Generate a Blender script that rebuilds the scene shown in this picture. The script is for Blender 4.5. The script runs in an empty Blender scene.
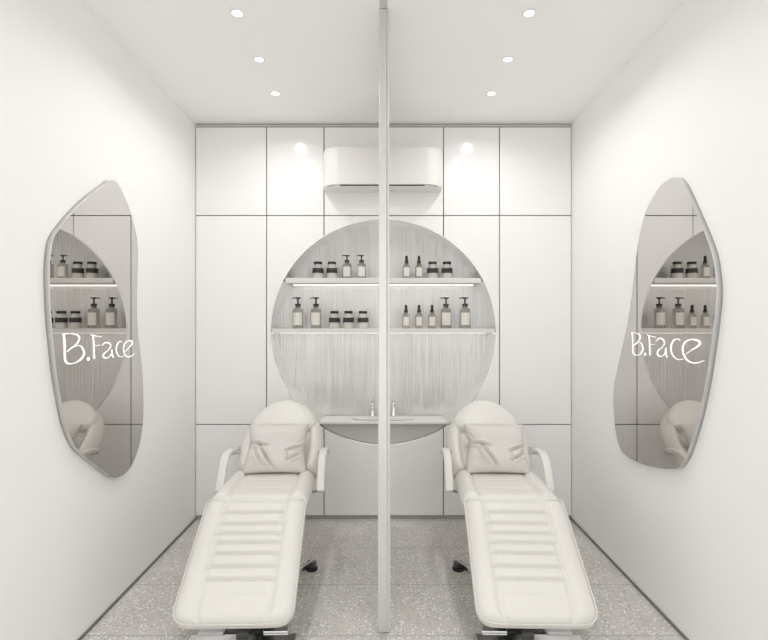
import bpy, bmesh, math, random
from mathutils import Vector, Matrix, noise
C = bpy.context.scene
COL = C.collection
PI = math.pi

# ---------------------------------------------------------------- camera, world, exposure
CAMH = 1.587
cd = bpy.data.cameras.new('camera'); cam = bpy.data.objects.new('camera', cd); COL.objects.link(cam)
cam.location = (0, 0, CAMH); cam.rotation_euler = (PI/2, 0, 0)
cd.sensor_width = 36; cd.lens = 500/768*36; cd.shift_y = 3/768; cd.clip_start = .02
C.camera = cam
C.view_settings.view_transform = 'Standard'; C.view_settings.look = 'None'
C.view_settings.gamma = 1; C.view_settings.use_curve_mapping = False
C.view_settings.exposure = 0.0
w = bpy.data.worlds.new('world'); C.world = w; w.use_nodes = True
w.node_tree.nodes['Background'].inputs[0].default_value = (.97, .985, 1, 1)
w.node_tree.nodes['Background'].inputs[1].default_value = 1.48
DOWNLIGHT_W = 3.1
LED_W = .6

# ---------------------------------------------------------------- materials
def mat(name, col, rough=.5, metal=0, spec=.5, trans=0, ior=1.45, emit=None, es=0, coat=0):
    m = bpy.data.materials.new(name); m.use_nodes = True
    b = m.node_tree.nodes['Principled BSDF']
    b.inputs['Base Color'].default_value = (*col, 1); b.inputs['Roughness'].default_value = rough
    b.inputs['Metallic'].default_value = metal; b.inputs['IOR'].default_value = ior
    b.inputs['Specular IOR Level'].default_value = spec
    b.inputs['Transmission Weight'].default_value = trans
    b.inputs['Coat Weight'].default_value = coat
    if emit: b.inputs['Emission Color'].default_value = (*emit, 1); b.inputs['Emission Strength'].default_value = es
    return m
def nn(m, t, **kw):
    n = m.node_tree.nodes.new(t)
    for k, v in kw.items(): setattr(n, k, v)
    return n
def ln(m, a, b): m.node_tree.links.new(a, b)
def bsdf(m): return m.node_tree.nodes['Principled BSDF']
def add_bump(m, scale, strength, dist=.01, stretch=(1, 1, 1), detail=4):
    tc = nn(m, 'ShaderNodeTexCoord'); mp = nn(m, 'ShaderNodeMapping'); mp.inputs['Scale'].default_value = stretch
    nz = nn(m, 'ShaderNodeTexNoise'); nz.inputs['Scale'].default_value = scale; nz.inputs['Detail'].default_value = detail
    bp = nn(m, 'ShaderNodeBump'); bp.inputs['Strength'].default_value = strength; bp.inputs['Distance'].default_value = dist
    ln(m, tc.outputs['Object'], mp.inputs[0]); ln(m, mp.outputs[0], nz.inputs['Vector'])
    ln(m, nz.outputs['Fac'], bp.inputs['Height']); ln(m, bp.outputs[0], bsdf(m).inputs['Normal'])
    return nz
M = {}
M['wall'] = mat('wall_paint', (.94, .933, .925), .6); add_bump(M['wall'], 60, .08, .002)
M['ceil'] = mat('ceiling_paint', (.95, .943, .935), .75); add_bump(M['ceil'], 60, .05, .002)
M['panel'] = mat('gloss_panel', (.905, .898, .888), .17, spec=.5)
M['gap'] = mat('shadow_gap', (.22, .215, .21), .7)
M['plinth'] = mat('plinth_grey', (.42, .41, .40), .5)
M['trim'] = mat('satin_trim', (.60, .59, .57), .4)
M['leather'] = mat('leather_white', (.75, .735, .695), .36); add_bump(M['leather'], 220, .12, .001)
M['fabric'] = mat('pillow_fabric', (.69, .665, .635), .75)
add_bump(M['fabric'], 400, .2, .001)
M['shell'] = mat('grey_shell', (.50, .48, .46), .45)
M['chrome'] = mat('chrome', (.78, .78, .77), .16, 1)
M['steel'] = mat('brushed_steel', (.70, .68, .66), .32, 1)
M['darkmetal'] = mat('dark_metal', (.10, .10, .105), .35, .6)
M['rubber'] = mat('black_rubber', (.02, .02, .02), .6)
M['whitemetal'] = mat('white_powder_coat', (.82, .82, .82), .35)
M['acplastic'] = mat('white_plastic', (.80, .785, .765), .28)
M['acdark'] = mat('vent_dark', (.035, .035, .035), .5)
M['mirror'] = mat('tinted_mirror', (.64, .62, .60), .012, 1)
M['mirroredge'] = mat('mirror_edge', (.58, .58, .57), .28, .6)
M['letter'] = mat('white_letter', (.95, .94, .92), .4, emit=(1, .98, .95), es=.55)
M['led'] = mat('led_strip', (1, 1, 1), .5, emit=(1, .98, .94), es=1.6)
M['lens'] = mat('lamp_lens', (1, 1, 1), .5, emit=(1, .98, .95), es=5.0)
M['shelf'] = mat('shelf_white', (.74, .73, .71), .35)
M['niche'] = mat('niche_liner', (.93, .925, .91), .14, .92)
M['apron'] = mat('apron_grey', (.52, .50, .48), .4)
M['counter'] = mat('counter_stone', (.78, .765, .74), .25)
M['basin'] = mat('basin_ceramic', (.72, .71, .69), .15)
M['glass'] = mat('bottle_glass', (.70, .685, .66), .03, trans=1, ior=1.35)
M['label'] = mat('cream_label', (.80, .77, .71), .6)
M['black'] = mat('black_plastic', (.028, .026, .025), .4)
M['blackband'] = mat('black_band', (.045, .043, .04), .5)
M['cream'] = mat('cream_glass', (.62, .60, .56), .2)
M['pedge'] = mat('partition_edge', (.70, .69, .66), .25, .45)
nz = add_bump(M['pedge'], 90, .35, .003)
M['pbody'] = mat('partition_body', (.80, .79, .77), .3)
# small darker print on labels is left to the label's own weave
def printed(m, col2):
    tc = nn(m, 'ShaderNodeTexCoord'); vz = nn(m, 'ShaderNodeTexWave'); vz.bands_direction = 'Z'
    vz.inputs['Scale'].default_value = 26; vz.inputs['Distortion'].default_value = 6; vz.inputs['Detail'].default_value = 4
    cr = nn(m, 'ShaderNodeValToRGB'); cr.color_ramp.elements[0].position = .0; cr.color_ramp.elements[1].position = .22
    cr.color_ramp.elements[0].color = (*col2, 1); cr.color_ramp.elements[1].color = bsdf(m).inputs['Base Color'].default_value
    ln(m, tc.outputs['Object'], vz.inputs['Vector']); ln(m, vz.outputs['Fac'], cr.inputs[0]); ln(m, cr.outputs[0], bsdf(m).inputs['Base Color'])
printed(M['label'], (.60, .57, .52))
# reeded satin reflecting panel
m = M['reed'] = mat('reeded_panel', (.73, .72, .70), .2, .5)
tc = nn(m, 'ShaderNodeTexCoord'); mp = nn(m, 'ShaderNodeMapping'); mp.inputs['Scale'].default_value = (95, 1, 1.1)
nz = nn(m, 'ShaderNodeTexNoise'); nz.inputs['Scale'].default_value = 1; nz.inputs['Detail'].default_value = 3
bp = nn(m, 'ShaderNodeBump'); bp.inputs['Strength'].default_value = .8; bp.inputs['Distance'].default_value = .003
ln(m, tc.outputs['Object'], mp.inputs[0]); ln(m, mp.outputs[0], nz.inputs['Vector']); ln(m, nz.outputs['Fac'], bp.inputs['Height']); ln(m, bp.outputs[0], bsdf(m).inputs['Normal'])
# terrazzo
m = M['terrazzo'] = mat('terrazzo', (.4, .4, .4), .34)
tc = nn(m, 'ShaderNodeTexCoord')
base = nn(m, 'ShaderNodeTexNoise'); base.inputs['Scale'].default_value = 3.5; base.inputs['Detail'].default_value = 5
cr0 = nn(m, 'ShaderNodeValToRGB'); cr0.color_ramp.elements[0].position = .3; cr0.color_ramp.elements[1].position = .7
cr0.color_ramp.elements[0].color = (.54, .52, .49, 1); cr0.color_ramp.elements[1].color = (.67, .65, .615, 1)
ln(m, tc.outputs['Object'], base.inputs['Vector']); ln(m, base.outputs['Fac'], cr0.inputs[0])
cur = cr0.outputs[0]
for sc, th, col, soft in ((150, .30, (.60, .58, .55), .08), (70, .26, (.36, .345, .325), .08), (75, .27, (.68, .665, .64), .08), (50, .26, (.88, .87, .85), .08)):
    wp = nn(m, 'ShaderNodeTexNoise'); wp.inputs['Scale'].default_value = sc*1.3
    mixv = nn(m, 'ShaderNodeVectorMath', operation='MULTIPLY_ADD')
    mixv.inputs[1].default_value = (.016, .016, .0)
    ln(m, wp.outputs['Color'], mixv.inputs[0]); ln(m, tc.outputs['Object'], mixv.inputs[2]); ln(m, tc.outputs['Object'], wp.inputs['Vector'])
    vo = nn(m, 'ShaderNodeTexVoronoi'); vo.inputs['Scale'].default_value = sc; vo.inputs['Randomness'].default_value = 1
    ln(m, mixv.outputs[0], vo.inputs['Vector'])
    cr = nn(m, 'ShaderNodeValToRGB'); cr.color_ramp.elements[0].position = th; cr.color_ramp.elements[1].position = th+soft
    cr.color_ramp.elements[0].color = (1, 1, 1, 1); cr.color_ramp.elements[1].color = (0, 0, 0, 1)
    ln(m, vo.outputs['Distance'], cr.inputs[0])
    # only a share of the cells carries a chip
    gt = nn(m, 'ShaderNodeSeparateColor'); ln(m, vo.outputs['Color'], gt.inputs[0])
    g2 = nn(m, 'ShaderNodeMath', operation='GREATER_THAN'); g2.inputs[1].default_value = .3; ln(m, gt.outputs[0], g2.inputs[0])
    mu = nn(m, 'ShaderNodeMath', operation='MULTIPLY'); ln(m, cr.outputs[0], mu.inputs[0]); ln(m, g2.outputs[0], mu.inputs[1])
    mx = nn(m, 'ShaderNodeMix', data_type='RGBA'); ln(m, mu.outputs[0], mx.inputs[0]); ln(m, cur, mx.inputs[6]); mx.inputs[7].default_value = (*col, 1)
    cur = mx.outputs[2]
# tile joints every 0.495 m in depth
sx = nn(m, 'ShaderNodeSeparateXYZ'); ln(m, tc.outputs['Object'], sx.inputs[0])
a = nn(m, 'ShaderNodeMath', operation='ADD'); a.inputs[1].default_value = -2.535+.495*20; ln(m, sx.outputs[1], a.inputs[0])
f = nn(m, 'ShaderNodeMath', operation='MODULO'); f.inputs[1].default_value = .495; ln(m, a.outputs[0], f.inputs[0])
l = nn(m, 'ShaderNodeMath', operation='LESS_THAN'); l.inputs[1].default_value = .005; ln(m, f.outputs[0], l.inputs[0])
mx = nn(m, 'ShaderNodeMix', data_type='RGBA'); ln(m, l.outputs[0], mx.inputs[0]); ln(m, cur, mx.inputs[6]); mx.inputs[7].default_value = (.33, .32, .30, 1)
ln(m, mx.outputs[2], bsdf(m).inputs['Base Color'])

# ---------------------------------------------------------------- helpers
def obj(name, bm, material, parent=None, smooth=False, bevel=0, seg=2, sub=0):
    me = bpy.data.meshes.new(name); bmesh.ops.recalc_face_normals(bm, faces=bm.faces[:]); bm.to_mesh(me); bm.free()
    if material: me.materials.append(material)
    if smooth:
        for p in me.polygons: p.use_smooth = True
    o = bpy.data.objects.new(name, me); COL.objects.link(o)
    if parent: o.parent = parent
    if bevel:
        b = o.modifiers.new('bevel', 'BEVEL'); b.width = bevel; b.segments = seg; b.limit_method = 'ANGLE'; b.angle_limit = .6
    if sub:
        s = o.modifiers.new('sub', 'SUBSURF'); s.levels = sub; s.render_levels = sub
    return o
def tag(o, label=None, cat=None, group=None, kind=None):
    if label: o['label'] = label
    if cat: o['category'] = cat
    if group: o['group'] = group
    if kind: o['kind'] = kind
    return o
def thing(name, label, cat, loc=(0, 0, 0), rotz=0, group=None):
    o = bpy.data.objects.new(name, None); COL.objects.link(o); o.empty_display_size = .1
    o.location = loc; o.rotation_euler = (0, 0, rotz)
    return tag(o, label, cat, group)
def struct(name, bm, m, **k):
    o = obj(name, bm, m, **k); o['kind'] = 'structure'; return o
def box(bm, x0, x1, y0, y1, z0, z1, mtx=None):
    vs = [bm.verts.new(Vector(p)) for p in ((x0,y0,z0),(x1,y0,z0),(x1,y1,z0),(x0,y1,z0),(x0,y0,z1),(x1,y0,z1),(x1,y1,z1),(x0,y1,z1))]
    if mtx:
        for v in vs: v.co = mtx @ v.co
    for f in ((0,3,2,1),(4,5,6,7),(0,1,5,4),(1,2,6,5),(2,3,7,6),(3,0,4,7)): bm.faces.new([vs[i] for i in f])
    return bm
def B(*a, **k): return box(bmesh.new(), *a, **k)
def lathe(bm, prof, n=32, c=(0, 0, 0), arc=None, flat=1.0):
    rings = []
    for r, z in prof:
        if r < 1e-6: rings.append([bm.verts.new((c[0], c[1], c[2]+z))])
        else: rings.append([bm.verts.new((c[0]+r*math.cos(2*PI*i/n), c[1]+flat*r*math.sin(2*PI*i/n), c[2]+z)) for i in range(n)])
    for a, b in zip(rings, rings[1:]):
        for i in range(n):
            j = (i+1) % n
            if len(a) == 1 and len(b) == 1: continue
            if len(a) == 1: bm.faces.new((a[0], b[j], b[i]))
            elif len(b) == 1: bm.faces.new((a[i], a[j], b[0]))
            else: bm.faces.new((a[i], a[j], b[j], b[i]))
    return bm
def tube(bm, pts, r, n=12, flat=None, up=Vector((1, 0, 0))):
    """sweep; r may be a list; flat=(rx,ry) gives an oval section where rx lies along `up`"""
    P = [Vector(p) for p in pts]; rings = []
    for i, p in enumerate(P):
        d = (P[min(i+1, len(P)-1)]-P[max(i-1, 0)]).normalized()
        u = up - d*up.dot(d)
        if u.length < 1e-3: u = Vector((0, 0, 1))-d*d.z
        u.normalize(); v = d.cross(u)
        rr = r[i] if isinstance(r, (list, tuple)) else r
        ring = []
        for k in range(n):
            a = 2*PI*k/n; cx, sy = math.cos(a), math.sin(a)
            if flat:
                e = .45
                cx = math.copysign(abs(cx)**e, cx)*flat[0]; sy = math.copysign(abs(sy)**e, sy)*flat[1]
                ring.append(bm.verts.new(p+(u*cx+v*sy)*rr))
            else: ring.append(bm.verts.new(p+(u*cx+v*sy)*rr))
        rings.append(ring)
    for a, b in zip(rings, rings[1:]):
        for k in range(n): bm.faces.new((a[k], a[(k+1) % n], b[(k+1) % n], b[k]))
    bm.faces.new(rings[0][::-1]); bm.faces.new(rings[-1])
    return bm
def prism(bm, poly, f0, f1):
    """poly: list of 2-D points; f0,f1 map a point to 3-D on each side"""
    a = [bm.verts.new(f0(p)) for p in poly]; b = [bm.verts.new(f1(p)) for p in poly]
    n = len(poly)
    bm.faces.new(a); bm.faces.new(b[::-1])
    for i in range(n): bm.faces.new((a[i], b[i], b[(i+1) % n], a[(i+1) % n]))
    return bm
def smooth_closed(pts, n=6):
    out = []; N = len(pts)
    for i in range(N):
        p0, p1, p2, p3 = pts[i-1], pts[i], pts[(i+1) % N], pts[(i+2) % N]
        for k in range(n):
            t = k/n
            out.append(tuple(.5*((2*p1[j])+(-p0[j]+p2[j])*t+(2*p0[j]-5*p1[j]+4*p2[j]-p3[j])*t*t+(-p0[j]+3*p1[j]-3*p2[j]+p3[j])*t**3) for j in range(2)))
    return out
def smooth_open(pts, n=8):
    out = []; N = len(pts); D = len(pts[0])
    for i in range(N-1):
        p0, p1, p2, p3 = pts[max(i-1, 0)], pts[i], pts[i+1], pts[min(i+2, N-1)]
        for k in range(n):
            t = k/n
            out.append(tuple(.5*((2*p1[j])+(-p0[j]+p2[j])*t+(2*p0[j]-5*p1[j]+4*p2[j]-p3[j])*t*t+(-p0[j]+3*p1[j]-3*p2[j]+p3[j])*t**3) for j in range(D)))
    out.append(tuple(pts[-1])); return out
def boolean_cut(o, cutter):
    md = o.modifiers.new('cut', 'BOOLEAN'); md.object = cutter; md.operation = 'DIFFERENCE'; md.solver = 'EXACT'
    dg = bpy.context.evaluated_depsgraph_get(); dg.update()
    me = bpy.data.meshes.new_from_object(o.evaluated_get(dg))
    o.modifiers.clear(); o.data = me
def copy_tree(o, parent=None):
    c = o.copy(); COL.objects.link(c); c.parent = parent
    for ch in list(o.children): copy_tree(ch, c)
    return c

# ---------------------------------------------------------------- room shell
XL, XR, YB, YF, H = -1.523, 1.515, 4.05, -2.4, 3.2
YN = 4.36                                  # back of the niche
CX, CZ, R = -.006, 1.514, .913             # round opening
struct('floor', B(XL-.12, XR+.12, YF, YN+.15, -.1, 0), M['terrazzo'])
struct('ceiling', B(XL-.12, XR+.12, YF, YN+.15, H, H+.1), M['ceil'])
struct('wall_left', B(XL-.12, XL, YF, YN+.15, 0, H), M['wall'])
struct('wall_right', B(XR, XR+.12, YF, YN+.15, 0, H), M['wall'])
struct('shadow_line_left', B(XL, XL+.008, YF, YB+.0, 0, .016), M['gap'])  # dark strips on both side walls stand in for the shadow line at the floor
struct('shadow_line_right', B(XR-.008, XR, YF, YB+.0, 0, .016), M['gap'])
cut = obj('cutter', lathe(bmesh.new(), [(0, 0), (R, 0), (R, 1), (0, 1)], 160), None)
cut.rotation_euler = (-PI/2, 0, 0); cut.location = (CX, YB-.5, CZ)
wb = struct('wall_back', B(XL, XR, YB+.006, YB+.03, 0, H), M['gap']); boolean_cut(wb, cut)
struct('wall_rear', B(XL, XR, YN+.02, YN+.12, 0, H), M['wall'])
# top filler strip and recessed plinth
tb = bmesh.new(); box(tb, XL, XR, YB-.006, YB+.004, 3.176, 3.192); struct('trim_1', tb, M['trim'])
struct('baseboard_back', B(XL, XR, YB-.004, YB+.004, 0, .028), M['plinth'])
# tracks that carry the partition line on towards the front
struct('trim_2', B(-.021, .016, .1, 2.553, H-.004, H), M['trim'])
struct('trim_3', B(-.021, .016, .1, 2.553, 0, .003), M['plinth'])

# gloss panels of the back wall
xs = [XL, -.948, -.484, .480, .932, XR]; zs = [.031, .768, 2.454, 3.170]
cols = ['far left', 'second from left', 'central', 'second from right', 'far right']
rows = ['low', 'tall middle-row', 'top-row']
desc = {
 (0,0):'low white gloss panel in the back left corner behind the left bed', (1,0):'low white gloss panel directly behind the headrest of the left bed',
 (2,0):'low wide white gloss panel under the round niche, between the beds', (3,0):'low white gloss panel directly behind the headrest of the right bed',
 (4,0):'low white gloss panel in the back right corner behind the right bed',
 (0,1):'tall white gloss panel beside the left side wall, uncut rectangle', (1,1):'tall white gloss panel cut by the left curve of the round niche',
 (2,1):'central white gloss panel mostly cut away around the round niche, above and below it', (3,1):'tall white gloss panel cut by the right curve of the round niche',
 (4,1):'tall white gloss panel beside the right side wall, uncut rectangle',
 (0,2):'small white gloss panel in the upper left corner of the back wall', (1,2):'small white gloss panel just left of the air conditioner, lamp glint on it',
 (2,2):'wide white gloss panel behind the wall air conditioner', (3,2):'small white gloss panel just right of the air conditioner, lamp glint on it',
 (4,2):'small white gloss panel in the upper right corner of the back wall'}
g = .004
for i in range(5):
    for j in range(3):
        xa = xs[i]+(.006 if i == 0 else g); xb = xs[i+1]-(.006 if i == 4 else g)
        o = obj('cladding_panel', B(xa, xb, YB-.016, YB+.003, zs[j]+g, zs[j+1]-g), M['panel'])
        if j < 2 and 0 < i < 4: boolean_cut(o, cut)
        bv = o.modifiers.new('bevel', 'BEVEL'); bv.width = .0015; bv.segments = 1; bv.limit_method = 'ANGLE'; bv.angle_limit = .9
        tag(o, desc[(i, j)], 'wall panel', 'gloss panels of the back wall')
bpy.data.objects.remove(cut)

# ---------------------------------------------------------------- round niche
niche = thing('round_niche', 'large round recessed niche in the back wall with shelves and a reeded back', 'niche', (CX, YB, CZ))
bm = bmesh.new()
n = 160; ri = []
for (r, y) in ((R+.012, -.0165), (R-.006, -.0165), (R-.006, YN-YB), (R+.012, YN-YB)):
    ri.append([bm.verts.new((r*math.cos(2*PI*k/n), y, r*math.sin(2*PI*k/n))) for k in range(n)])
for a in range(4):
    for k in range(n):
        bm.faces.new((ri[a][k], ri[a][(k+1) % n], ri[(a+1) % 4][(k+1) % n], ri[(a+1) % 4][k]))
# keep the rim inside the opening: collapse the outer lip onto the opening
for v in ri[0]+ri[3]: v.co.x *= (R-.0005)/(R+.012); v.co.z *= (R-.0005)/(R+.012)
obj('liner', bm, M['niche'], niche, smooth=False)
bm = bmesh.new()                      # reeded back: vertical half-round ribs
pitch = .0125; top = []; bot = []; x = -R+.004
xsn = []
while x < R-.004:
    for k in range(6): xsn.append((x+pitch*k/6, .0012*math.sin(PI*k/6)))
    x += pitch
for (x, d) in xsn:
    if abs(x) > R-.007: continue
    hh = math.sqrt(max((R-.0062)**2-x*x, 0)); yy = YN-YB-.003-d
    top.append(bm.verts.new((x, yy, hh))); bot.append(bm.verts.new((x, yy, -hh)))
for k in range(len(top)-1): bm.faces.new((top[k], top[k+1], bot[k+1], bot[k]))
obj('reeded_back', bm, M['reed'], niche, smooth=True)

def chord(z): return math.sqrt(R*R-(z-CZ)**2)
def shelf(z0, z1, label):
    hw = min(chord(z0), chord(z1))-.008
    t = thing('shelf', label, 'shelf', (CX, YB, z0), 0, 'shelves in the round niche')
    obj('board', B(-hw, hw, -.006, YN-YB-.012, 0, z1-z0), M['shelf'], t, bevel=.002)
    s = obj('light_strip', B(-hw+.03, hw-.03, .19, .225, -.006, 0), M['led'], t); s['label'] = 'glowing white light strip'
    ld = bpy.data.lights.new('strip_light', 'AREA'); ld.shape = 'RECTANGLE'; ld.size = 2*hw-.1; ld.size_y = .03; ld.energy = LED_W*(2*hw)/1.6; ld.color = (1, .97, .92)
    lo = bpy.data.objects.new('strip_light', ld); COL.objects.link(lo); lo.parent = t; lo.location = (0, .207, -.008)
    return t
shelf(1.911, 1.952, 'upper white niche shelf with a bright light strip beneath it')
shelf(1.506, 1.542, 'lower white niche shelf at the widest part of the round niche')
# countertop with oval basin
cz1, cz0 = .783, .768
ct = thing('countertop', 'white stone counter across the bottom of the round niche', 'countertop', (CX, YB, cz0))
bm = bmesh.new(); hw = chord(cz0)-.008; ycen = .15; ea, eb = .255, .095
N = 64
outer = []
for k in range(N):
    a = 2*PI*k/N; dx, dy = math.cos(a), math.sin(a)
    s = min(hw/abs(dx) if abs(dx) > 1e-6 else 1e9, (.156 if dy < 0 else YN-YB-.014-ycen)/abs(dy) if abs(dy) > 1e-6 else 1e9)
    outer.append((s*dx, ycen+s*dy))
inner = [(ea*math.cos(2*PI*k/N), ycen+eb*math.sin(2*PI*k/N)) for k in range(N)]
t_ = cz1-cz0
L = [[bm.verts.new((p[0], p[1], z)) for p in ring] for ring, z in ((outer, 0), (outer, t_), (inner, t_), (inner, 0))]
for a in range(4):
    for k in range(N): bm.faces.new((L[a][k], L[a][(k+1) % N], L[(a+1) % 4][(k+1) % N], L[(a+1) % 4][k]))
obj('worktop', bm, M['counter'], ct)
bm = bmesh.new(); rings = []
for f, z in ((1.03, t_+.003), (.985, t_+.004), (.95, -.01), (.8, -.06), (.45, -.085), (.08, -.088)):
    rings.append([bm.verts.new((f*ea*math.cos(2*PI*k/N), ycen+f*eb*math.sin(2*PI*k/N), z)) for k in range(N)])
for a, b in zip(rings, rings[1:]):
    for k in range(N): bm.faces.new((a[k], a[(k+1) % N], b[(k+1) % N], b[k]))
bm.faces.new(rings[-1])
bs = obj('basin', bm, M['basin'], ct, smooth=True); bs['label'] = 'oval ceramic basin'
obj('drain', lathe(bmesh.new(), [(0, .004), (.02, .004), (.024, 0)], 24, (0, ycen, -.088)), M['chrome'], bs)
bm = bmesh.new(); hh = chord(cz0-.006)-.008; a0 = math.asin((cz0-.006-CZ)/(R-.008)); pl = []
for k in range(61):
    a = a0+(-PI-a0-a0)*k/60; pl.append(((R-.008)*math.cos(a), (R-.008)*math.sin(a)+CZ-cz0))
prism(bm, pl, lambda p: (p[0], .012, p[1]), lambda p: (p[0], .030, p[1]))
obj('apron', bm, M['apron'], ct)['label'] = 'grey panel under the counter'
def faucet(x, label):
    t = thing('faucet', label, 'faucet', (x, YB+.272, cz1), 0, 'basin taps')
    obj('body', lathe(bmesh.new(), [(0, 0), (.024, 0), (.024, .006), (.015, .01), (.015, .105), (.013, .112), (0, .112)], 24), M['chrome'], t, smooth=True)
    sp = smooth_open([(0, 0, .085), (0, -.04, .095), (0, -.09, .092), (0, -.11, .075)], 5)
    obj('spout', tube(bmesh.new(), sp, .009, 12), M['chrome'], t, smooth=True)
    obj('handle', tube(bmesh.new(), [(0, 0, .112), (0, 0, .125), (0, .002, .13), (0, -.03, .14)], [.008, .008, .009, .005], 10), M['chrome'], t, smooth=True)
faucet(-.10, 'slim chrome basin tap left of the partition')
faucet(.082, 'slim chrome basin tap right of the partition')

# ---------------------------------------------------------------- bottles and jars
def label_patch(r, z0, z1, half, eps=.0008, n=14):
    bm = bmesh.new(); pr = None
    for k in range(n+1):
        a = -PI/2-half+2*half*k/n
        vv = [bm.verts.new((rr*math.cos(a), rr*math.sin(a), z)) for rr in (r+eps, r+eps*.2) for z in (z0, z1)]
        if pr:
            for q, s in ((0, 1), (2, 3)): bm.faces.new((pr[q], vv[q], vv[s], pr[s]))
            bm.faces.new((pr[0], pr[2], vv[2], vv[0])); bm.faces.new((pr[1], vv[1], vv[3], pr[3]))
        pr = vv
    return bm
def make_pump(h, r, label):
    t = thing('pump_bottle', label, 'bottle')
    bh = h*.68
    prof = [(0, 0), (r*.93, 0), (r, .004), (r, bh*.84), (r*.93, bh*.9), (r*.62, bh*.955), (r*.4, bh), (r*.4, bh*1.06), (0, bh*1.06)]
    obj('glass_body', lathe(bmesh.new(), prof, 36), M['glass'], t, smooth=True)
    lb = obj('paper_label', label_patch(r, bh*.16, bh*.74, .92), M['label'], t); lb['label'] = 'cream printed label'
    obj('collar', lathe(bmesh.new(), [(0, bh*1.04), (r*.52, bh*1.04), (r*.55, bh*1.05), (r*.55, bh*1.14), (r*.3, bh*1.16), (0, bh*1.16)], 24), M['black'], t)
    bm = lathe(bmesh.new(), [(0, bh*1.15), (r*.16, bh*1.15), (r*.14, h*.93), (r*.42, h*.945), (r*.42, h*.985), (0, h)], 20)
    tube(bm, [(r*.6, 0, h*.975), (0, 0, h*.972), (-r*.5, 0, h*.975), (-r*1.0, 0, h*.965), (-r*1.12, 0, h*.945)], [r*.1, r*.13, r*.12, r*.1, r*.07], 10, up=Vector((0, 1, 0)))
    obj('pump_head', bm, M['black'], t)
    return t
def make_dropper(h, r, label):
    t = thing('dropper_bottle', label, 'bottle')
    bh = h*.66
    prof = [(0, 0), (r*.93, 0), (r, .004), (r, bh*.78), (r*.9, bh*.88), (r*.6, bh*.95), (r*.38, bh), (r*.38, bh*1.05), (0, bh*1.05)]
    obj('glass_body', lathe(bmesh.new(), prof, 32), M['glass'], t, smooth=True)
    obj('paper_label', label_patch(r, bh*.18, bh*.74, .85), M['label'], t)['label'] = 'cream printed label'
    obj('collar', lathe(bmesh.new(), [(0, bh*1.03), (r*.52, bh*1.03), (r*.5, bh*1.17), (r*.3, bh*1.18), (0, bh*1.18)], 20), M['black'], t)
    obj('rubber_bulb', lathe(bmesh.new(), [(0, bh*1.17), (r*.36, bh*1.17), (r*.34, h*.88), (r*.38, h*.92), (r*.3, h*.985), (0, h)], 20), M['black'], t, smooth=True)
    return t
def make_jar(h, r, label):
    t = thing('cosmetic_jar', label, 'jar')
    obj('glass_body', lathe(bmesh.new(), [(0, 0), (r*.94, 0), (r, .005), (r, h*.58), (r*.93, h*.62), (r*.74, h*.64), (r*.7, h*.66), (r*.7, h*.86), (0, h*.86)], 36), M['cream'], t, smooth=False)
    obj('band', lathe(bmesh.new(), [(r*.99, h*.34), (r*1.05, h*.34), (r*1.05, h*.62), (r*.99, h*.62), (r*.99, h*.34)], 36), M['blackband'], t)['label'] = 'wide black band'
    obj('lid', lathe(bmesh.new(), [(0, h*.855), (r*.78, h*.855), (r*.8, h*.87), (r*.8, h*.985), (r*.76, h), (0, h)], 32), M['black'], t)['label'] = 'flat black lid'
    return t
YS = YB+.125; SS = 500/YS
def px(x): return (x-384)/SS
Z1, Z2 = 1.952, 1.542
G1, G2, G3 = 'pump bottles in the niche', 'dropper bottles in the niche', 'black banded jars in the niche'
big = make_pump(.262, .044, ''); small = make_pump(.204, .037, ''); drp = make_dropper(.198, .0315, ''); jar = make_jar(.145, .044, '')
used = set()
def put(src, x, z, lab, grp):
    o = src if src.name not in used else copy_tree(src)
    used.add(src.name)
    o.location = (px(x), YS, z); o['label'] = lab; o['group'] = grp
put(small, 347, Z1, 'small clear pump bottle on the upper shelf next to the jars', G1)
put(small, 361.5, Z1, 'small clear pump bottle on the upper shelf nearest the partition', G1)
put(big, 298, Z2, 'tall clear pump bottle at the far left end of the lower shelf', G1)
put(big, 316, Z2, 'tall clear pump bottle on the lower left shelf beside the three jars', G1)
put(big, 446, Z2, 'tall clear pump bottle on the lower right shelf beside the dropper bottles', G1)
put(big, 465, Z2, 'tall clear pump bottle at the far right end of the lower shelf', G1)
put(drp, 406.5, Z1, 'clear dropper bottle on the upper shelf nearest the partition', G2)
put(drp, 419, Z1, 'clear dropper bottle on the upper shelf next to the right jars', G2)
put(drp, 406, Z2, 'clear dropper bottle on the lower shelf nearest the partition', G2)
put(drp, 419, Z2, 'clear dropper bottle in the middle of the three on the lower shelf', G2)
put(drp, 432, Z2, 'clear dropper bottle on the lower shelf next to the tall pump bottle', G2)
put(jar, 318, Z1, 'black banded jar at the far left end of the upper shelf', G3)
put(jar, 332, Z1, 'black banded jar on the upper shelf next to the small pump bottles', G3)
put(jar, 432.5, Z1, 'black banded jar on the upper shelf next to a dropper bottle', G3)
put(jar, 447, Z1, 'black banded jar at the far right end of the upper shelf', G3)
put(jar, 334.5, Z2, 'black banded jar on the lower shelf next to the tall pump bottle', G3)
put(jar, 348.5, Z2, 'black banded jar in the middle of the three on the lower shelf', G3)
put(jar, 363, Z2, 'black banded jar on the lower shelf nearest the partition', G3)

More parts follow.
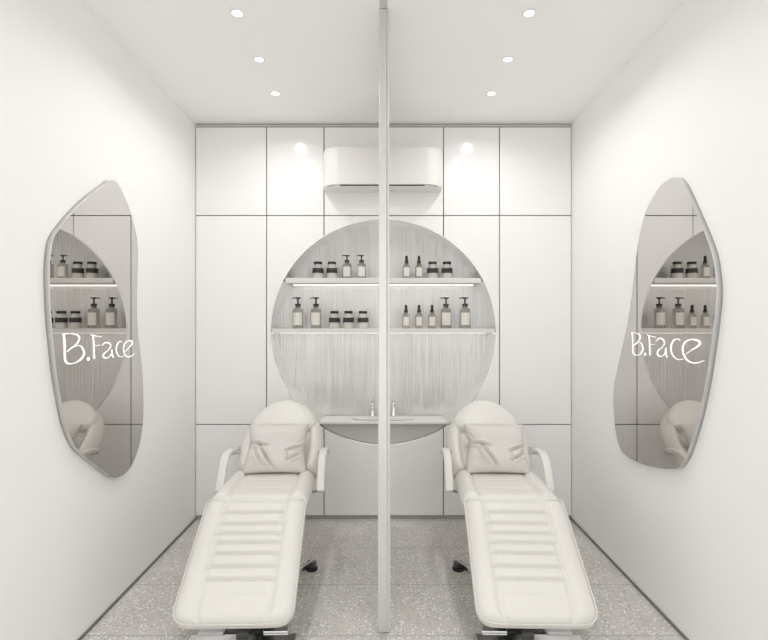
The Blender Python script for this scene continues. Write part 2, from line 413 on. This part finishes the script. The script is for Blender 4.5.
# ---------------------------------------------------------------- partition
P0, P1 = 2.555, 3.76
pt = thing('partition', 'thin full-height white partition standing between the two beds, seen end on', 'partition', (0, P0, 0))
bm = bmesh.new(); nseg = 60; L0 = P1-P0-.05
vs = []
for side in (-1, 1):
    row = []
    for k in range(nseg*4+1):
        y = .045+L0*k/(nseg*4); d = .0045*abs(math.sin(PI*k/4))
        xx = side*(.016+d)
        row.append((bm.verts.new((xx-.002, y, .003)), bm.verts.new((xx-.002, y, H-.004))))
    vs.append(row)
for row in vs:
    for a, b in zip(row, row[1:]): bm.faces.new((a[0], b[0], b[1], a[1]))
for a, b in zip(vs[0], vs[0][1:]):
    pass
for e in (0, -1): bm.faces.new((vs[0][e][0], vs[0][e][1], vs[1][e][1], vs[1][e][0]))
obj('reeded_panel', bm, M['pbody'], pt, smooth=True)
def taper(x0, x1, y0):
    bm = B(x0, x1, y0, .05, .003, H-.004)
    for v in bm.verts:
        k = 1-.30*(v.co.z/H); v.co.x = v.co.x*k
    return bm
obj('end_post', taper(-.034, .018, 0), M['pedge'], pt, bevel=.005, seg=4)
obj('groove', taper(.018, .022, .006), M['pbody'], pt)
obj('edge_strip', taper(.022, .034, 0), M['pedge'], pt, bevel=.003, seg=2)
obj('rear_post', B(-.03, .03, P1-P0-.03, P1-P0, .003, H-.004), M['pbody'], pt, bevel=.003)

# ---------------------------------------------------------------- air conditioner
ac = thing('air_conditioner', 'white wall-mounted split air conditioner above the round niche', 'air conditioner', (-.010, YB-.016, 2.64))
def plan(hw, d, r, n=10):
    pts = [(-hw, 0)]
    for k in range(n+1):
        a = PI+PI/2*k/n; pts.append((-hw+r+r*math.cos(a), -(d-r*.9)+r*.9*math.sin(a)))
    for k in range(n+1):
        a = 3*PI/2+PI/2*k/n; pts.append((hw-r+r*math.cos(a), -(d-r*.9)+r*.9*math.sin(a)))
    pts.append((hw, 0)); return pts
def stack(levels, hwr):
    bm = bmesh.new(); rings = []
    for z, d, hw, r in levels: rings.append([bm.verts.new((x, y, z)) for x, y in plan(hw, d, r)])
    m_ = len(rings[0])
    for a, b in zip(rings, rings[1:]):
        for k in range(m_): bm.faces.new((a[k], a[(k+1) % m_], b[(k+1) % m_], b[k]))
    bm.faces.new(rings[0][::-1]); bm.faces.new(rings[-1]); return bm
hw = .470
obj('casing', stack([(0, .10, hw-.02, .08), (.0, .15, hw-.01, .12), (.003, .168, hw-.004, .13), (.006, .172, hw-.002, .13), (.006, .160, hw-.008, .12), (.018, .160, hw-.008, .12)], 0), M['acplastic'], ac, smooth=False)
obj('front_panel', stack([(.0155, .168, hw-.003, .13), (.018, .178, hw, .135), (.29, .180, hw, .135), (.308, .174, hw-.006, .13), (.314, .15, hw-.02, .11)], 0), M['acplastic'], ac, smooth=False, bevel=.002)
obj('air_outlet', B(-.325, .325, -.171, -.145, .0062, .0153), M['acdark'], ac)['label'] = 'long dark air slot'
def vent_strip(s, xa, xb, off, za, zb, n=8):
    bm = bmesh.new(); pr = None
    for k in range(n+1):
        x = xa+(xb-xa)*k/n; q = max(0, (x-(hw-.002-.13))/.13)
        y = -(.172-.117)-.117*math.sqrt(max(1-q*q, 0))
        vv = [bm.verts.new((s*x, y-o, z)) for o in (off, -.008) for z in (za, zb)]
        if pr:
            for a, b in ((0, 1), (1, 3), (3, 2), (2, 0)): bm.faces.new((pr[a], vv[a], vv[b], pr[b]))
        else: bm.faces.new((vv[0], vv[1], vv[3], vv[2]))
        pr = vv
    bm.faces.new((pr[0], pr[1], pr[3], pr[2])); return bm
for s in (-1, 1):
    o = obj('grille', vent_strip(s, .335, .425, .002, .0035, .0155), M['steel'], ac); o['label'] = 'silver end grille'
    for k in range(5): obj('grille_slot', vent_strip(s, .342+.017*k, .350+.017*k, .003, .0055, .0135, 2), M['darkmetal'], o)

# ---------------------------------------------------------------- downlights
def make_light(x, y, label, first=None):
    t = thing('downlight', label, 'ceiling light', (x, y, H), 0, 'recessed ceiling downlights')
    if first:
        for ch in first.children:
            c = ch.copy(); COL.objects.link(c); c.parent = t
        return t
    obj('trim_ring', lathe(bmesh.new(), [(.026, -.001), (.026, -.004), (.030, -.004), (.036, -.001), (.036, 0), (.026, 0), (.026, -.001)], 40), M['whitemetal'], t, smooth=False)
    obj('lens', lathe(bmesh.new(), [(0, -.0025), (.026, -.0025), (.026, -.0015), (0, -.0015)], 32), M['lens'], t)['label'] = 'glowing round lens'
    ld = bpy.data.lights.new('downlight_lamp', 'AREA'); ld.shape = 'DISK'; ld.size = .05; ld.energy = DOWNLIGHT_W; ld.color = (1, 1, 1); ld.spread = PI*.86
    lo = bpy.data.objects.new('downlight_lamp', ld); COL.objects.link(lo); lo.parent = t; lo.location = (0, 0, -.008)
    return t
first = None
for y, row in ((3.51, 'closest to the back wall'), (3.055, 'in the middle of its row of three'), (2.60, 'closest to the camera in view'),
               (1.30, None), (.30, None), (-.70, None), (-1.70, None)):  # unseen rows, added and spaced to light the room evenly
    for x, side in ((-.763, 'left'), (.755, 'right')):
        lab = 'small round %s ceiling downlight %s' % (side, row) if row else 'round %s ceiling downlight %.1f metres from the back wall, out of view, added for light' % (side, YB-y)
        t = make_light(x, y, lab, first); first = first or t

# ---------------------------------------------------------------- wall mirrors
LM = [(110.8,180.5,0),(116.3,182.5,0),(121,189,0),(125.6,200,0),(129.5,210,0),(133.4,223.4,0),(136.4,236,0),(137.5,248.4,0),(137.6,261,0),(137.2,275,0),(136.8,292,0),(136.8,314,0),(137.8,334.4,0),(139.7,350,0),(141.8,368.8,0),(143,389.4,0),(143.3,408,0),(142.6,423.8,0),(140.3,439.4,0),(136.6,453.4,0),(130.8,466.5,0),(124,474,0),(116.8,477.3,0),(109,475.5,1),(97.5,468.5,3),(81.9,457,4),(72.5,448.5,4.5),(66.3,438,5),(60.8,422.8,5),(56.9,403.4,5),(53.6,384.7,5),(51,366,5),(48.8,345,5),(46.6,322,5),(45.2,295,5),(44.8,268.8,5),(46.2,251,5),(49.5,239.5,4),(55.8,230,3),(69.4,213.5,2.5),(85,198.5,2),(99,188,1.5),(105.3,183.5,1)]
RM = [(675.3,177.8,0),(667.5,180.5,0),(659.7,187.4,0),(652.3,198.7,0),(646.6,210.6,0),(642.3,224.7,0),(638.9,240,0),(636.5,256,0),(634.8,272,0),(632.8,289.8,0),(630,310.6,0),(626.2,331.5,0),(621.6,351,0),(617.8,368,0),(615.4,379,0),(614,389.8,0),(613.7,404.4,0),(614.8,423,0),(617.2,438.8,0),(621.4,450,0),(628.4,457,0),(636,461,0),(647,465,0),(659.7,467.7,0),(671,468.6,1),(679,467.6,2),(685.5,463.5,4),(691,454.5,4.5),(697,438.8,5),(703.2,416.9,5),(708,395,5),(711.9,374,5),(715,353,5),(718,331,5),(720.8,306,5),(721.6,288.8,5),(720,272,5),(717.2,259,4),(712.8,245.6,3.5),(705,226.8,3),(697,208.5,3),(689.4,193.5,2),(682.6,182.5,1)]
def mirror(side, pts, wx, label):
    th = .028; fx = wx-side*th
    t = thing('frameless_mirror', label, 'mirror', (wx, 0, 0), 0, None)
    out = []
    for x, y, dx in pts:
        x2 = x-side*dx; s = (x2-384)/fx; out.append((500/s, CAMH-(y-323)/s))
    poly = smooth_closed(out, 5)
    cy = sum(p[0] for p in poly)/len(poly); cz = sum(p[1] for p in poly)/len(poly)
    t.location = (wx, cy, cz); poly = [(a-cy, b-cz) for a, b in poly]
    n = len(poly)
    def off(p, k, d):
        a, b = poly[k-1], poly[(k+1) % n]; tx, ty = b[0]-a[0], b[1]-a[1]; l_ = math.hypot(tx, ty)
        area = sum(poly[i-1][0]*poly[i][1]-poly[i][0]*poly[i-1][1] for i in range(n))
        sg = 1 if area > 0 else -1
        return (p[0]+sg*ty/l_*d, p[1]-sg*tx/l_*d)
    area = sum(poly[i-1][0]*poly[i][1]-poly[i][0]*poly[i-1][1] for i in range(n)); sg = 1 if area > 0 else -1
    def offp(d):
        r_ = []
        for k in range(n):
            a, b = poly[k-1], poly[(k+1) % n]; tx, ty = b[0]-a[0], b[1]-a[1]; l_ = math.hypot(tx, ty)
            r_.append((poly[k][0]+sg*ty/l_*d, poly[k][1]-sg*tx/l_*d))
        return r_
    prism(bm := bmesh.new(), poly, lambda p: (-side*.024, p[0], p[1]), lambda p: (-side*th, p[0], p[1]))
    obj('mirror_glass', bm, M['mirror'], t)['label'] = 'grey tinted mirror glass'
    bm = bmesh.new(); rings = []
    for d, xx in ((-.004, .0), (.001, .0), (.002, .020), (.002, .0275), (.0005, .0285), (-.0, .0285)):
        rings.append([bm.verts.new((-side*xx, p[0], p[1])) for p in offp(d)])
    for a, b in zip(rings, rings[1:]):
        for k in range(n): bm.faces.new((a[k], a[(k+1) % n], b[(k+1) % n], b[k]))
    obj('polished_edge', bm, M['mirroredge'], t, smooth=True)
    return t, cy, cz
ml, lcy, lcz = mirror(-1, LM, XL+.0, 'tall wavy frameless mirror on the left wall, grey tinted, white lettering')
mr, rcy, rcz = mirror(1, RM, XR-.0, 'tall wavy frameless mirror on the right wall, grey tinted, white lettering')

# lettering  (u to the reader's right, v up, metres; v=0 base line)
def glyphs(xh, es):
    B_ = [[(.012, .145, .012), (.018, .10, .013), (.02, .03, .013), (.026, .008, .012), (.045, -.004, .009), (.085, -.004, .004), (.125, .010, .010), (.148, .036, .013), (.143, .060, .011), (.115, .083, .004), (.06, .072, .0035), (.034, .056, .003)],
          [(.004, .143, .005), (.05, .146, .003), (.10, .138, .007), (.116, .122, .010), (.104, .098, .008), (.07, .077, .003), (.04, .06, .002)]]
    F_ = [[(.222, .132, .011), (.227, .09, .012), (.230, .04, .012), (.233, .004, .012)], [(.200, .136, .004), (.225, .132, .005), (.26, .126, .0045), (.298, .124, .004)], [(.228, .078, .003), (.255, .075, .004), (.285, .078, .003)]]
    a_ = [[(.300, .83, .004), (.325, .98, .007), (.355, 1.0, .008), (.382, .88, .009), (.385, .70, .007), (.362, .50, .004), (.325, .33, .008), (.312, .15, .011), (.328, .02, .010), (.358, .0, .004), (.388, .16, .005), (.398, .36, .008)], [(.400, .52, .008), (.402, .28, .011), (.408, .06, .011), (.418, -.01, .008)]]
    c_ = [[(.522, .93, .004), (.500, 1.0, .004), (.470, .9, .008), (.450, .62, .011), (.452, .30, .010), (.475, .05, .007), (.510, -.06, .004), (.545, .0, .003)]]
    e_ = [[(.566, .30, .003), (.600, .52, .004), (.640, .74, .009), (.655, .93, .011), (.635, 1.05, .010), (.600, 1.08, .006), (.560, .93, .008), (.542, .60, .011), (.548, .25, .010), (.575, -.05, .008), (.615, -.14, .006), (.652, -.06, .005), (.680, .06, .003)]]
    sc = lambda st, h: [[(u, v*h, w_) for u, v, w_ in s] for s in st]
    return [('letter', B_), ('dot', None), ('letter', F_), ('letter', sc(a_, xh)), ('letter', sc(c_, xh*1.03)), ('letter', sc(e_, es))]
def ribbon(bm, st, f):
    P = smooth_open(st, 6); A = []; Bq = []
    for i, (u, v, w_) in enumerate(P):
        a, b = P[max(i-1, 0)], P[min(i+1, len(P)-1)]; tx, ty = b[0]-a[0], b[1]-a[1]; l_ = math.hypot(tx, ty) or 1
        w_ *= .85; nx, ny = -ty/l_*w_/2, tx/l_*w_/2
        A.append((u+nx, v+ny)); Bq.append((u-nx, v-ny))
    V = [[bm.verts.new(f(p, d)) for p in row] for d in (0, .0015) for row in (A, Bq)]
    for i in range(len(A)-1):
        bm.faces.new((V[0][i], V[0][i+1], V[1][i+1], V[1][i])); bm.faces.new((V[2][i], V[2][i+1], V[3][i+1], V[3][i]))
        bm.faces.new((V[0][i], V[2][i], V[2][i+1], V[0][i+1])); bm.faces.new((V[1][i], V[3][i], V[3][i+1], V[1][i+1]))
    for i in (0, -1): bm.faces.new((V[0][i], V[1][i], V[3][i], V[2][i]))
def remap(u, tab):
    for (a, b), (c, d) in zip(tab, tab[1:]):
        if u <= c: return b+(d-b)*(u-a)/(c-a)
    return tab[-1][1]+u-tab[-1][0]
def lettering(t, side, y0, z0, cy, cz, xh, es, kx, tab, vcap, dz):
    def f(p, d):
        u = remap(p[0], tab); cap = p[0] < .299
        return (-side*(.0286+d), (y0-side*u*kx)-cy, z0+(p[1]*vcap if cap else p[1]+dz)-cz)
    for nm, st in glyphs(xh, es):
        bm = bmesh.new()
        if nm == 'dot': prism(bm, [(.182+.0105*math.cos(2*PI*k/20), .008+.0105*math.sin(2*PI*k/20)) for k in range(20)], lambda p: f(p, 0), lambda p: f(p, .0015))
        else:
            for s in st: ribbon(bm, s, f)
        obj(nm, bm, M['letter'], t)
lettering(ml, -1, 2.318, 1.398, lcy, lcz, .082, .078, 1.0, [(0, 0), (.155, .18), (.178, .205), (.2, .228), (.3, .33), (.43, .458), (.54, .55), (.68, .674)], .95, .001)
lettering(mr, 1, 3.005, 1.402, rcy, rcz, .096, .092, 1.0, [(0, 0), (.155, .14), (.178, .155), (.2, .18), (.3, .275), (.43, .395), (.54, .515), (.68, .684)], .87, .006)

# ---------------------------------------------------------------- treatment beds
def se(a, e): return math.copysign(abs(a)**e, a)
def pad(length, hw, th, top=None, nu=90, nv=44, endr0=.05, endr1=.05, ex=.35, tscale=None, warp=None):
    """cushion: u along +Y (0..length), x across, top face at z=0; hw(u) half width, top(u,x/hw) surface relief"""
    bm = bmesh.new(); rings = []
    us = []
    for k in range(nu+1):
        t = k/nu
        us.append(t)
    # finer at ends
    us = [.5-.5*math.cos(PI*t)*(.55+.45*abs(math.cos(PI*t))) for t in us]
    us = [min(max(u, 0), 1) for u in us]
    for t in us:
        u = t*length; d0, d1 = u, length-u
        def fade(d, r): return 1 if d >= r else math.sqrt(max(1-(1-d/r)**2, 0))
        fz = min(fade(d0, th*.45), fade(d1, th*.45)); fz = max(fz, .02)
        W = hw(t)
        ring = []
        for k in range(2*nv):
            a = 2*PI*(k+.5)/(2*nv)
            # distribute evenly in x over top and bottom
            if k < nv: xx = math.cos(PI*(k+.5)/nv); xx = math.copysign(1-(1-abs(xx))**1.0, xx); upper = True
            else: xx = -math.cos(PI*(k-nv+.5)/nv); upper = False
            edge = (1-abs(xx)**(W/(th*.28))) ** .5 if abs(xx) < 1 else 0
            zz = (th/2)*edge*fz*(1 if upper else -1)
            if upper and top: zz += top(t, xx)*fz*edge
            x_, z_ = xx*W, -th/2+zz
            p = Vector((x_, u, z_))
            if warp: p = warp(p, t)
            ring.append(bm.verts.new(p))
        rings.append(ring)
    m_ = len(rings[0])
    for a, b in zip(rings, rings[1:]):
        for k in range(m_): bm.faces.new((a[k], a[(k+1) % m_], b[(k+1) % m_], b[k]))
    bm.faces.new(rings[0][::-1]); bm.faces.new(rings[-1]); return bm
def gs(d, w_): return math.exp(-(d/w_)**2)
def place(o, y0, z0, y1, z1, x0=0):
    """orient local +Y from (y0,z0) to (y1,z1)"""
    a = math.atan2(z1-z0, y1-y0); o.location = (x0, y0, z0); o.rotation_euler = (a, 0, 0); return math.hypot(y1-y0, z1-z0)
def rim(length, hw, inset, z, n=60, u1=1.0):
    return [(hw(t)-inset, t*length, z) for t in [k/n for k in range(n+1)]]
def make_bed(mir, x, label):
    """origin on the floor; +Y towards the back wall; foot end near"""
    Y0 = 2.302; DY = .045; ZF = .205
    t = thing('treatment_bed', label, 'treatment bed', (x, Y0, 0), math.radians(1.5)*mir, 'white facial treatment beds')
    Lm = M['leather']
    # leg rest
    LL = math.hypot(.493+DY, .598-ZF)
    cr_ = .085
    def hwl(tt):
        u = tt*LL; w0 = .288-.006*tt
        if u < cr_: w0 -= cr_*(1-math.sqrt(max(1-(1-u/cr_)**2, 0)))*.95
        if LL-u < .03: w0 -= .03*(1-math.sqrt(max(1-(1-(LL-u)/.03)**2, 0)))*.9
        return w0
    # seams from photo rows, foot (0) to knee (1)
    ySeam = [500.5, 511.9, 522.8, 532.6, 542, 552.5, 565.8, 578.7, 595.5]
    seams = []
    for yp in ySeam:
        lo, hi = 0., 1.
        for _ in range(40):
            mid = (lo+hi)/2; Y = Y0+(.493+DY)*mid; Zh = ZF+(.598-ZF)*mid; yy = 323+(CAMH-Zh)*500/Y
            if yy > yp: lo = mid
            else: hi = mid
        seams.append(lo)
    def topl(tt, v):
        cw = .60
        z = 0
        if abs(v) < cw+.03:
            for q, s in enumerate(seams): z -= (.017 if q < 8 else .004)*gs((tt-s)*LL, .0085)*min(1, max(0, (cw+.02-abs(v))/.06))
        z -= .011*gs((abs(v)-cw)*.288, .011)
        if abs(v) > cw: z += .007*math.sin(PI*min(1, (abs(v)-cw)/(1-cw)))
        return z
    o = obj('leg_rest', pad(LL, hwl, .095, topl, nu=300, nv=70), Lm, t, smooth=True); place(o, 0, ZF, .493+DY, .598); o.location.x = -.01*mir
    bm = bmesh.new(); pts = []
    prof = [(hwl(k/80)-.004, k/80*LL) for k in range(1, 81)]
    pts = [(-a, b, -.02) for a, b in prof[::-1]]+[(prof[0][0]*.9*s/6, .0015, -.02) for s in range(-5, 6)]+[(a, b, -.02) for a, b in prof]
    obj('piping', tube(bm, pts, .0035, 8, up=Vector((0, 0, 1))), Lm, o, smooth=True)
    # seat
    SL = .47
    def hws(tt):
        w0 = .280+.004*math.sin(PI*tt)-.012*tt; u = tt*SL
        for d in (u, SL-u):
            if d < .03: w0 -= .03*(1-math.sqrt(max(1-(1-d/.03)**2, 0)))*.9
        return w0
    def tops(tt, v):
        cw = .62; z = 0
        if abs(v) < cw:
            for s in (.3, .62): z -= .003*gs((tt-s)*SL, .012)
            z -= .004
        z -= .010*gs((abs(v)-cw)*.28, .010)
        if abs(v) > cw: z += .018*math.sin(PI*min(1, (abs(v)-cw)/(1-cw)*.95))
        return z
    o = obj('seat', pad(SL, hws, .11, tops, nu=120, nv=70), Lm, t, smooth=True); place(o, .496+DY, .602, .496+.468+DY, .612)
    # backrest
    BL = math.hypot(.41, .40)
    wp = [(0, .262), (.12, .284), (.3, .290), (.5, .284), (.62, .270), (.72, .246), (.80, .216), (.87, .178), (.93, .135), (.97, .09), (1.0, .02)]
    def hwb(tt):
        for (a, wa), (b, wb_) in zip(wp, wp[1:]):
            if tt <= b:
                k = (tt-a)/(b-a); return wa+(wb_-wa)*k
        return .02
    def topb(tt, v):
        z = 0; cw = .60
        if tt < .62 and abs(v) < cw:
            for s in (.16, .32, .48): z -= .007*gs((tt-s)*BL, .010)
        f_ = min(1, max(0, (.95-tt)/.2))
        z -= .012*gs((abs(v)-cw-.04)*.28, .012)*f_
        if abs(v) > cw: z += .030*math.sin(PI*min(1, (abs(v)-cw)/(1-cw)))*f_
        return z
    bk = obj('backrest', pad(BL, hwb, .10, topb, nu=160, nv=70), Lm, t, smooth=True); place(bk, .945+DY, .612, .945+.41+DY, .968, .022*mir)
    sh = obj('back_shell', pad(BL*.9, lambda tt: max(hwb(min(tt*.95, 1))-.03, .02), .035, None, nu=60, nv=30), M['shell'], t, smooth=True)
    place(sh, .975+DY, .53, .975+.37+DY, .53+.315, .022*mir); sh['label'] = 'grey shell behind the backrest'
    # head cushion
    HL = .265
    hp = [(0, .16), (.04, .2), (.12, .222), (.25, .228), (.4, .218), (.55, .198), (.7, .168), (.8, .138), (.89, .103), (.95, .07), (1, .02)]
    def hwh(tt):
        for (a, wa), (b, wb_) in zip(hp, hp[1:]):
            if tt <= b: return wa+(wb_-wa)*(tt-a)/(b-a)
        return .02
    hd = obj('head_cushion', pad(HL, hwh, .085, lambda tt, v: .012*math.cos(v*PI/2), nu=100, nv=50), Lm, bk, smooth=True)
    hd.location = (0, BL-HL+.004, .048)
    # armrests
    for s in (-1, 1):
        ar = bpy.data.objects.new('armrest', None)
        pts = smooth_open([(1.10, .720), (1.04, .730), (.98, .732), (.925, .720), (.885, .69), (.85, .64), (.815, .58), (.79, .54)], 6)
        off = .312+.015*s*mir
        bm = tube(bmesh.new(), [(s*off, y, z) for y, z in pts], [.6]+[1]*(len(pts)-2)+[.6], 20, flat=(.025, .017))
        ar = obj('armrest', bm, Lm, t, smooth=True)
        bm = tube(bmesh.new(), [(s*off, 1.07, .706), (s*(off-.01), 1.16, .712), (s*.27, 1.21, .712)], 1, 12, flat=(.018, .006))
        tube(bm, [(s*(off+.026), 1.10, .708), (s*.22, 1.10, .708)], .011, 14, up=Vector((0, 0, 1)))
        obj('bracket', bm, M['shell'], ar, smooth=True)['label'] = 'grey metal bracket'
        bm = tube(bmesh.new(), [(s*off, .812, .57), (s*(off-.005), .83, .54), (s*.27, .85, .52), (s*.2, .85, .52)], .009, 10, up=Vector((0, 0, 1)))
        obj('support_rod', bm, M['steel'], ar, smooth=True)
    # under frame and base
    bm = bmesh.new()
    for s in (-1, 1):
        box(bm, s*.17-.015, s*.17+.015, .45, 1.0, .455, .495)
    box(bm, -.185, .185, .46, .49, .455, .495); box(bm, -.185, .185, .93, .97, .455, .495)
    obj('seat_frame', bm, M['darkmetal'], t, bevel=.003)
    bm = bmesh.new()
    for s in (-1, 1): obj('leg_rest_strut', tube(bmesh.new(), [(s*.15, .50, .46), (s*.15, .36, .33), (s*.15, .17, .185)], .012, 10), M['darkmetal'], t, smooth=True)
    bm.free()
    bm = box(bmesh.new(), -.10, .10, .52, .80, .06, .20); obj('pump_housing', bm, M['darkmetal'], t, bevel=.012)
    bm = lathe(bmesh.new(), [(0, .18)]+[((.062 if k % 2 else .052), .19+.013*k) for k in range(20)]+[(0, .45)], 28, (0, .68, 0)); obj('bellows', bm, M['rubber'], t)
    # base: front and rear cross bars, rails
    bm = bmesh.new()
    box(bm, -.262, .275, .135, .20, .012, .032)
    fb = obj('front_crossbar', bm, M['chrome'], t, bevel=.004)
    for s in (-1, 1): obj('end_cap', B(s*.268-.008, s*.268+.008, .132, .203, .010, .034), M['steel'], fb, bevel=.003)
    for s in (-1, 1):
        bm = bmesh.new()
        pl = [(s*.225, .20), (s*.10, .20), (s*.08, .56), (s*.16, .56)]
        prism(bm, pl, lambda p: (p[0], p[1], .022), lambda p: (p[0], p[1], .042))
        obj('base_rail', bm, M['whitemetal'] if s == (-1)*mir else M['chrome'], t, bevel=.002)
    bm = bmesh.new(); box(bm, -.085, .085, .215, .54, .014, .03); box(bm, -.03, .03, .18, .28, .03, .05)
    obj('pedal_plate', bm, M['darkmetal'], t, bevel=.003)
    for s in (-1, 1):
        bm = tube(bmesh.new(), [(s*.07, .62, .06), (s*.16, .74, .055), (s*.258, .90, .045)], 1, 12, flat=(.018, .012), up=Vector((0, 0, 1)))
        arm = obj('rear_leg', bm, M['chrome'], t, smooth=True)
        bm = box(bmesh.new(), s*.258-.030, s*.258+.030, .885, .935, .020, .050)
        obj('foot_block', bm, M['darkmetal'], arm, bevel=.006)
        bm = lathe(bmesh.new(), [(0, .0), (.036, .0), (.038, .004), (.038, .014), (.034, .019), (0, .02)], 24, (s*.258, .91, 0))
        obj('rubber_foot', bm, M['rubber'], arm, smooth=False)
        bm = lathe(bmesh.new(), [(0, .0), (.028, .0), (.030, .004), (.028, .012), (0, .012)], 24, (s*.24, .168, 0))
        obj('rubber_foot', bm, M['rubber'], fb)
    return t
make_bed(1, -.700, 'white leather treatment bed on the left, beside the left wall mirror')
make_bed(-1, .712, 'white leather treatment bed on the right, beside the right wall mirror')

# ---------------------------------------------------------------- scatter pillows
def pillow_mesh(seed):
    n = 64; W = .205; Hh = .172; bm = bmesh.new(); grid = {}
    def prof(u, v):
        a = (1-abs(u)**3.2)*(1-abs(v)**3.2)
        return .082*max(a, 0)**.55
    def crease(u, v, p, q, w_, d, asym=1.0):
        px_, py_ = q[0]-p[0], q[1]-p[1]; L_ = px_*px_+py_*py_
        k = ((u-p[0])*px_+(v-p[1])*py_)/L_; kk = min(max(k, 0), 1)
        dx, dy = u-(p[0]+px_*kk), v-(p[1]+py_*kk); dd = math.hypot(dx, dy)
        sgn = (px_*(v-p[1])-py_*(u-p[0]))
        ww = w_*(1 if sgn > 0 else .5)
        return -d*math.exp(-(dd/ww)**2)*(.35+.65*math.sin(PI*min(max(kk, .05), .95))) + d*.45*math.exp(-((dd-1.7*w_)/(w_*1.2))**2)*math.sin(PI*min(max(kk, .02), .98))
    for side in (1, -1):
        for i in range(n+1):
            for j in range(n+1):
                if side == -1 and (i in (0, n) or j in (0, n)): grid[(side, i, j)] = grid[(1, i, j)]; continue
                u, v = 2*i/n-1, 2*j/n-1
                pinch = .055
                x = W*u*(1-pinch*(1-v*v)*abs(u)**3)*(1-.02*v); y = Hh*v*(1-pinch*(1-u*u)*abs(v)**3)
                h = prof(u, v); e = (1-abs(u)**6)*(1-abs(v)**6)
                if u < 0: x += .022*abs(u)**2*math.exp(-((v-.12)/.28)**2)
                else: x -= .014*abs(u)**2*math.exp(-((v+.15)/.25)**2)
                y -= .010*math.exp(-(u/.5)**2)*max(v, 0)**3
                if side == 1:
                    z = h
                    z += e*(crease(u, v, (-.98, .10), (-.25, -.08), .055, 0.033)
                          + crease(u, v, (-.55, .02), (.02, -.95), .050, 0.036)
                          + crease(u, v, (-.70, -.20), (-.30, -.90), .045, 0.021)
                          + crease(u, v, (.35, -.28), (.95, -.02), .05, 0.030)
                          + crease(u, v, (.40, -.62), (.92, -.30), .05, 0.030)
                          + crease(u, v, (.38, -.30), (.45, -.62), .04, 0.018)
                          + crease(u, v, (.98, .35), (.72, .05), .04, .010)
                          + crease(u, v, (-.96, .62), (-.80, .20), .04, .010))
                    z += e*.004*noise.noise(Vector((u*2.2+seed, v*2.2, 0)))
                    z += .022*e*(math.exp(-((u+.05)**2/.5+(v-.45)**2/.18)))
                else: z = -h*.6
                grid[(side, i, j)] = bm.verts.new((x, y, z))
    for side in (1, -1):
        for i in range(n):
            for j in range(n):
                q = [grid[(side, i, j)], grid[(side, i+1, j)], grid[(side, i+1, j+1)], grid[(side, i, j+1)]]
                bm.faces.new(q)
    return bm
def pillow(x, label, rz, seed):
    t = obj('pillow', pillow_mesh(seed), M['fabric'], smooth=True)
    tag(t, label, 'pillow', 'pillows on the treatment beds')
    a = math.radians(55)
    t.location = (x, 3.335, .752); t.rotation_euler = (a, 0, rz)
    return t
pillow(-.715, 'beige creased square pillow leaning on the left bed', math.radians(2), 0)
pillow(.745, 'beige creased square pillow leaning on the right bed', math.radians(-2), 0)
C.cycles.max_bounces = 24; C.cycles.diffuse_bounces = 10; C.cycles.glossy_bounces = 8; C.cycles.transmission_bounces = 12
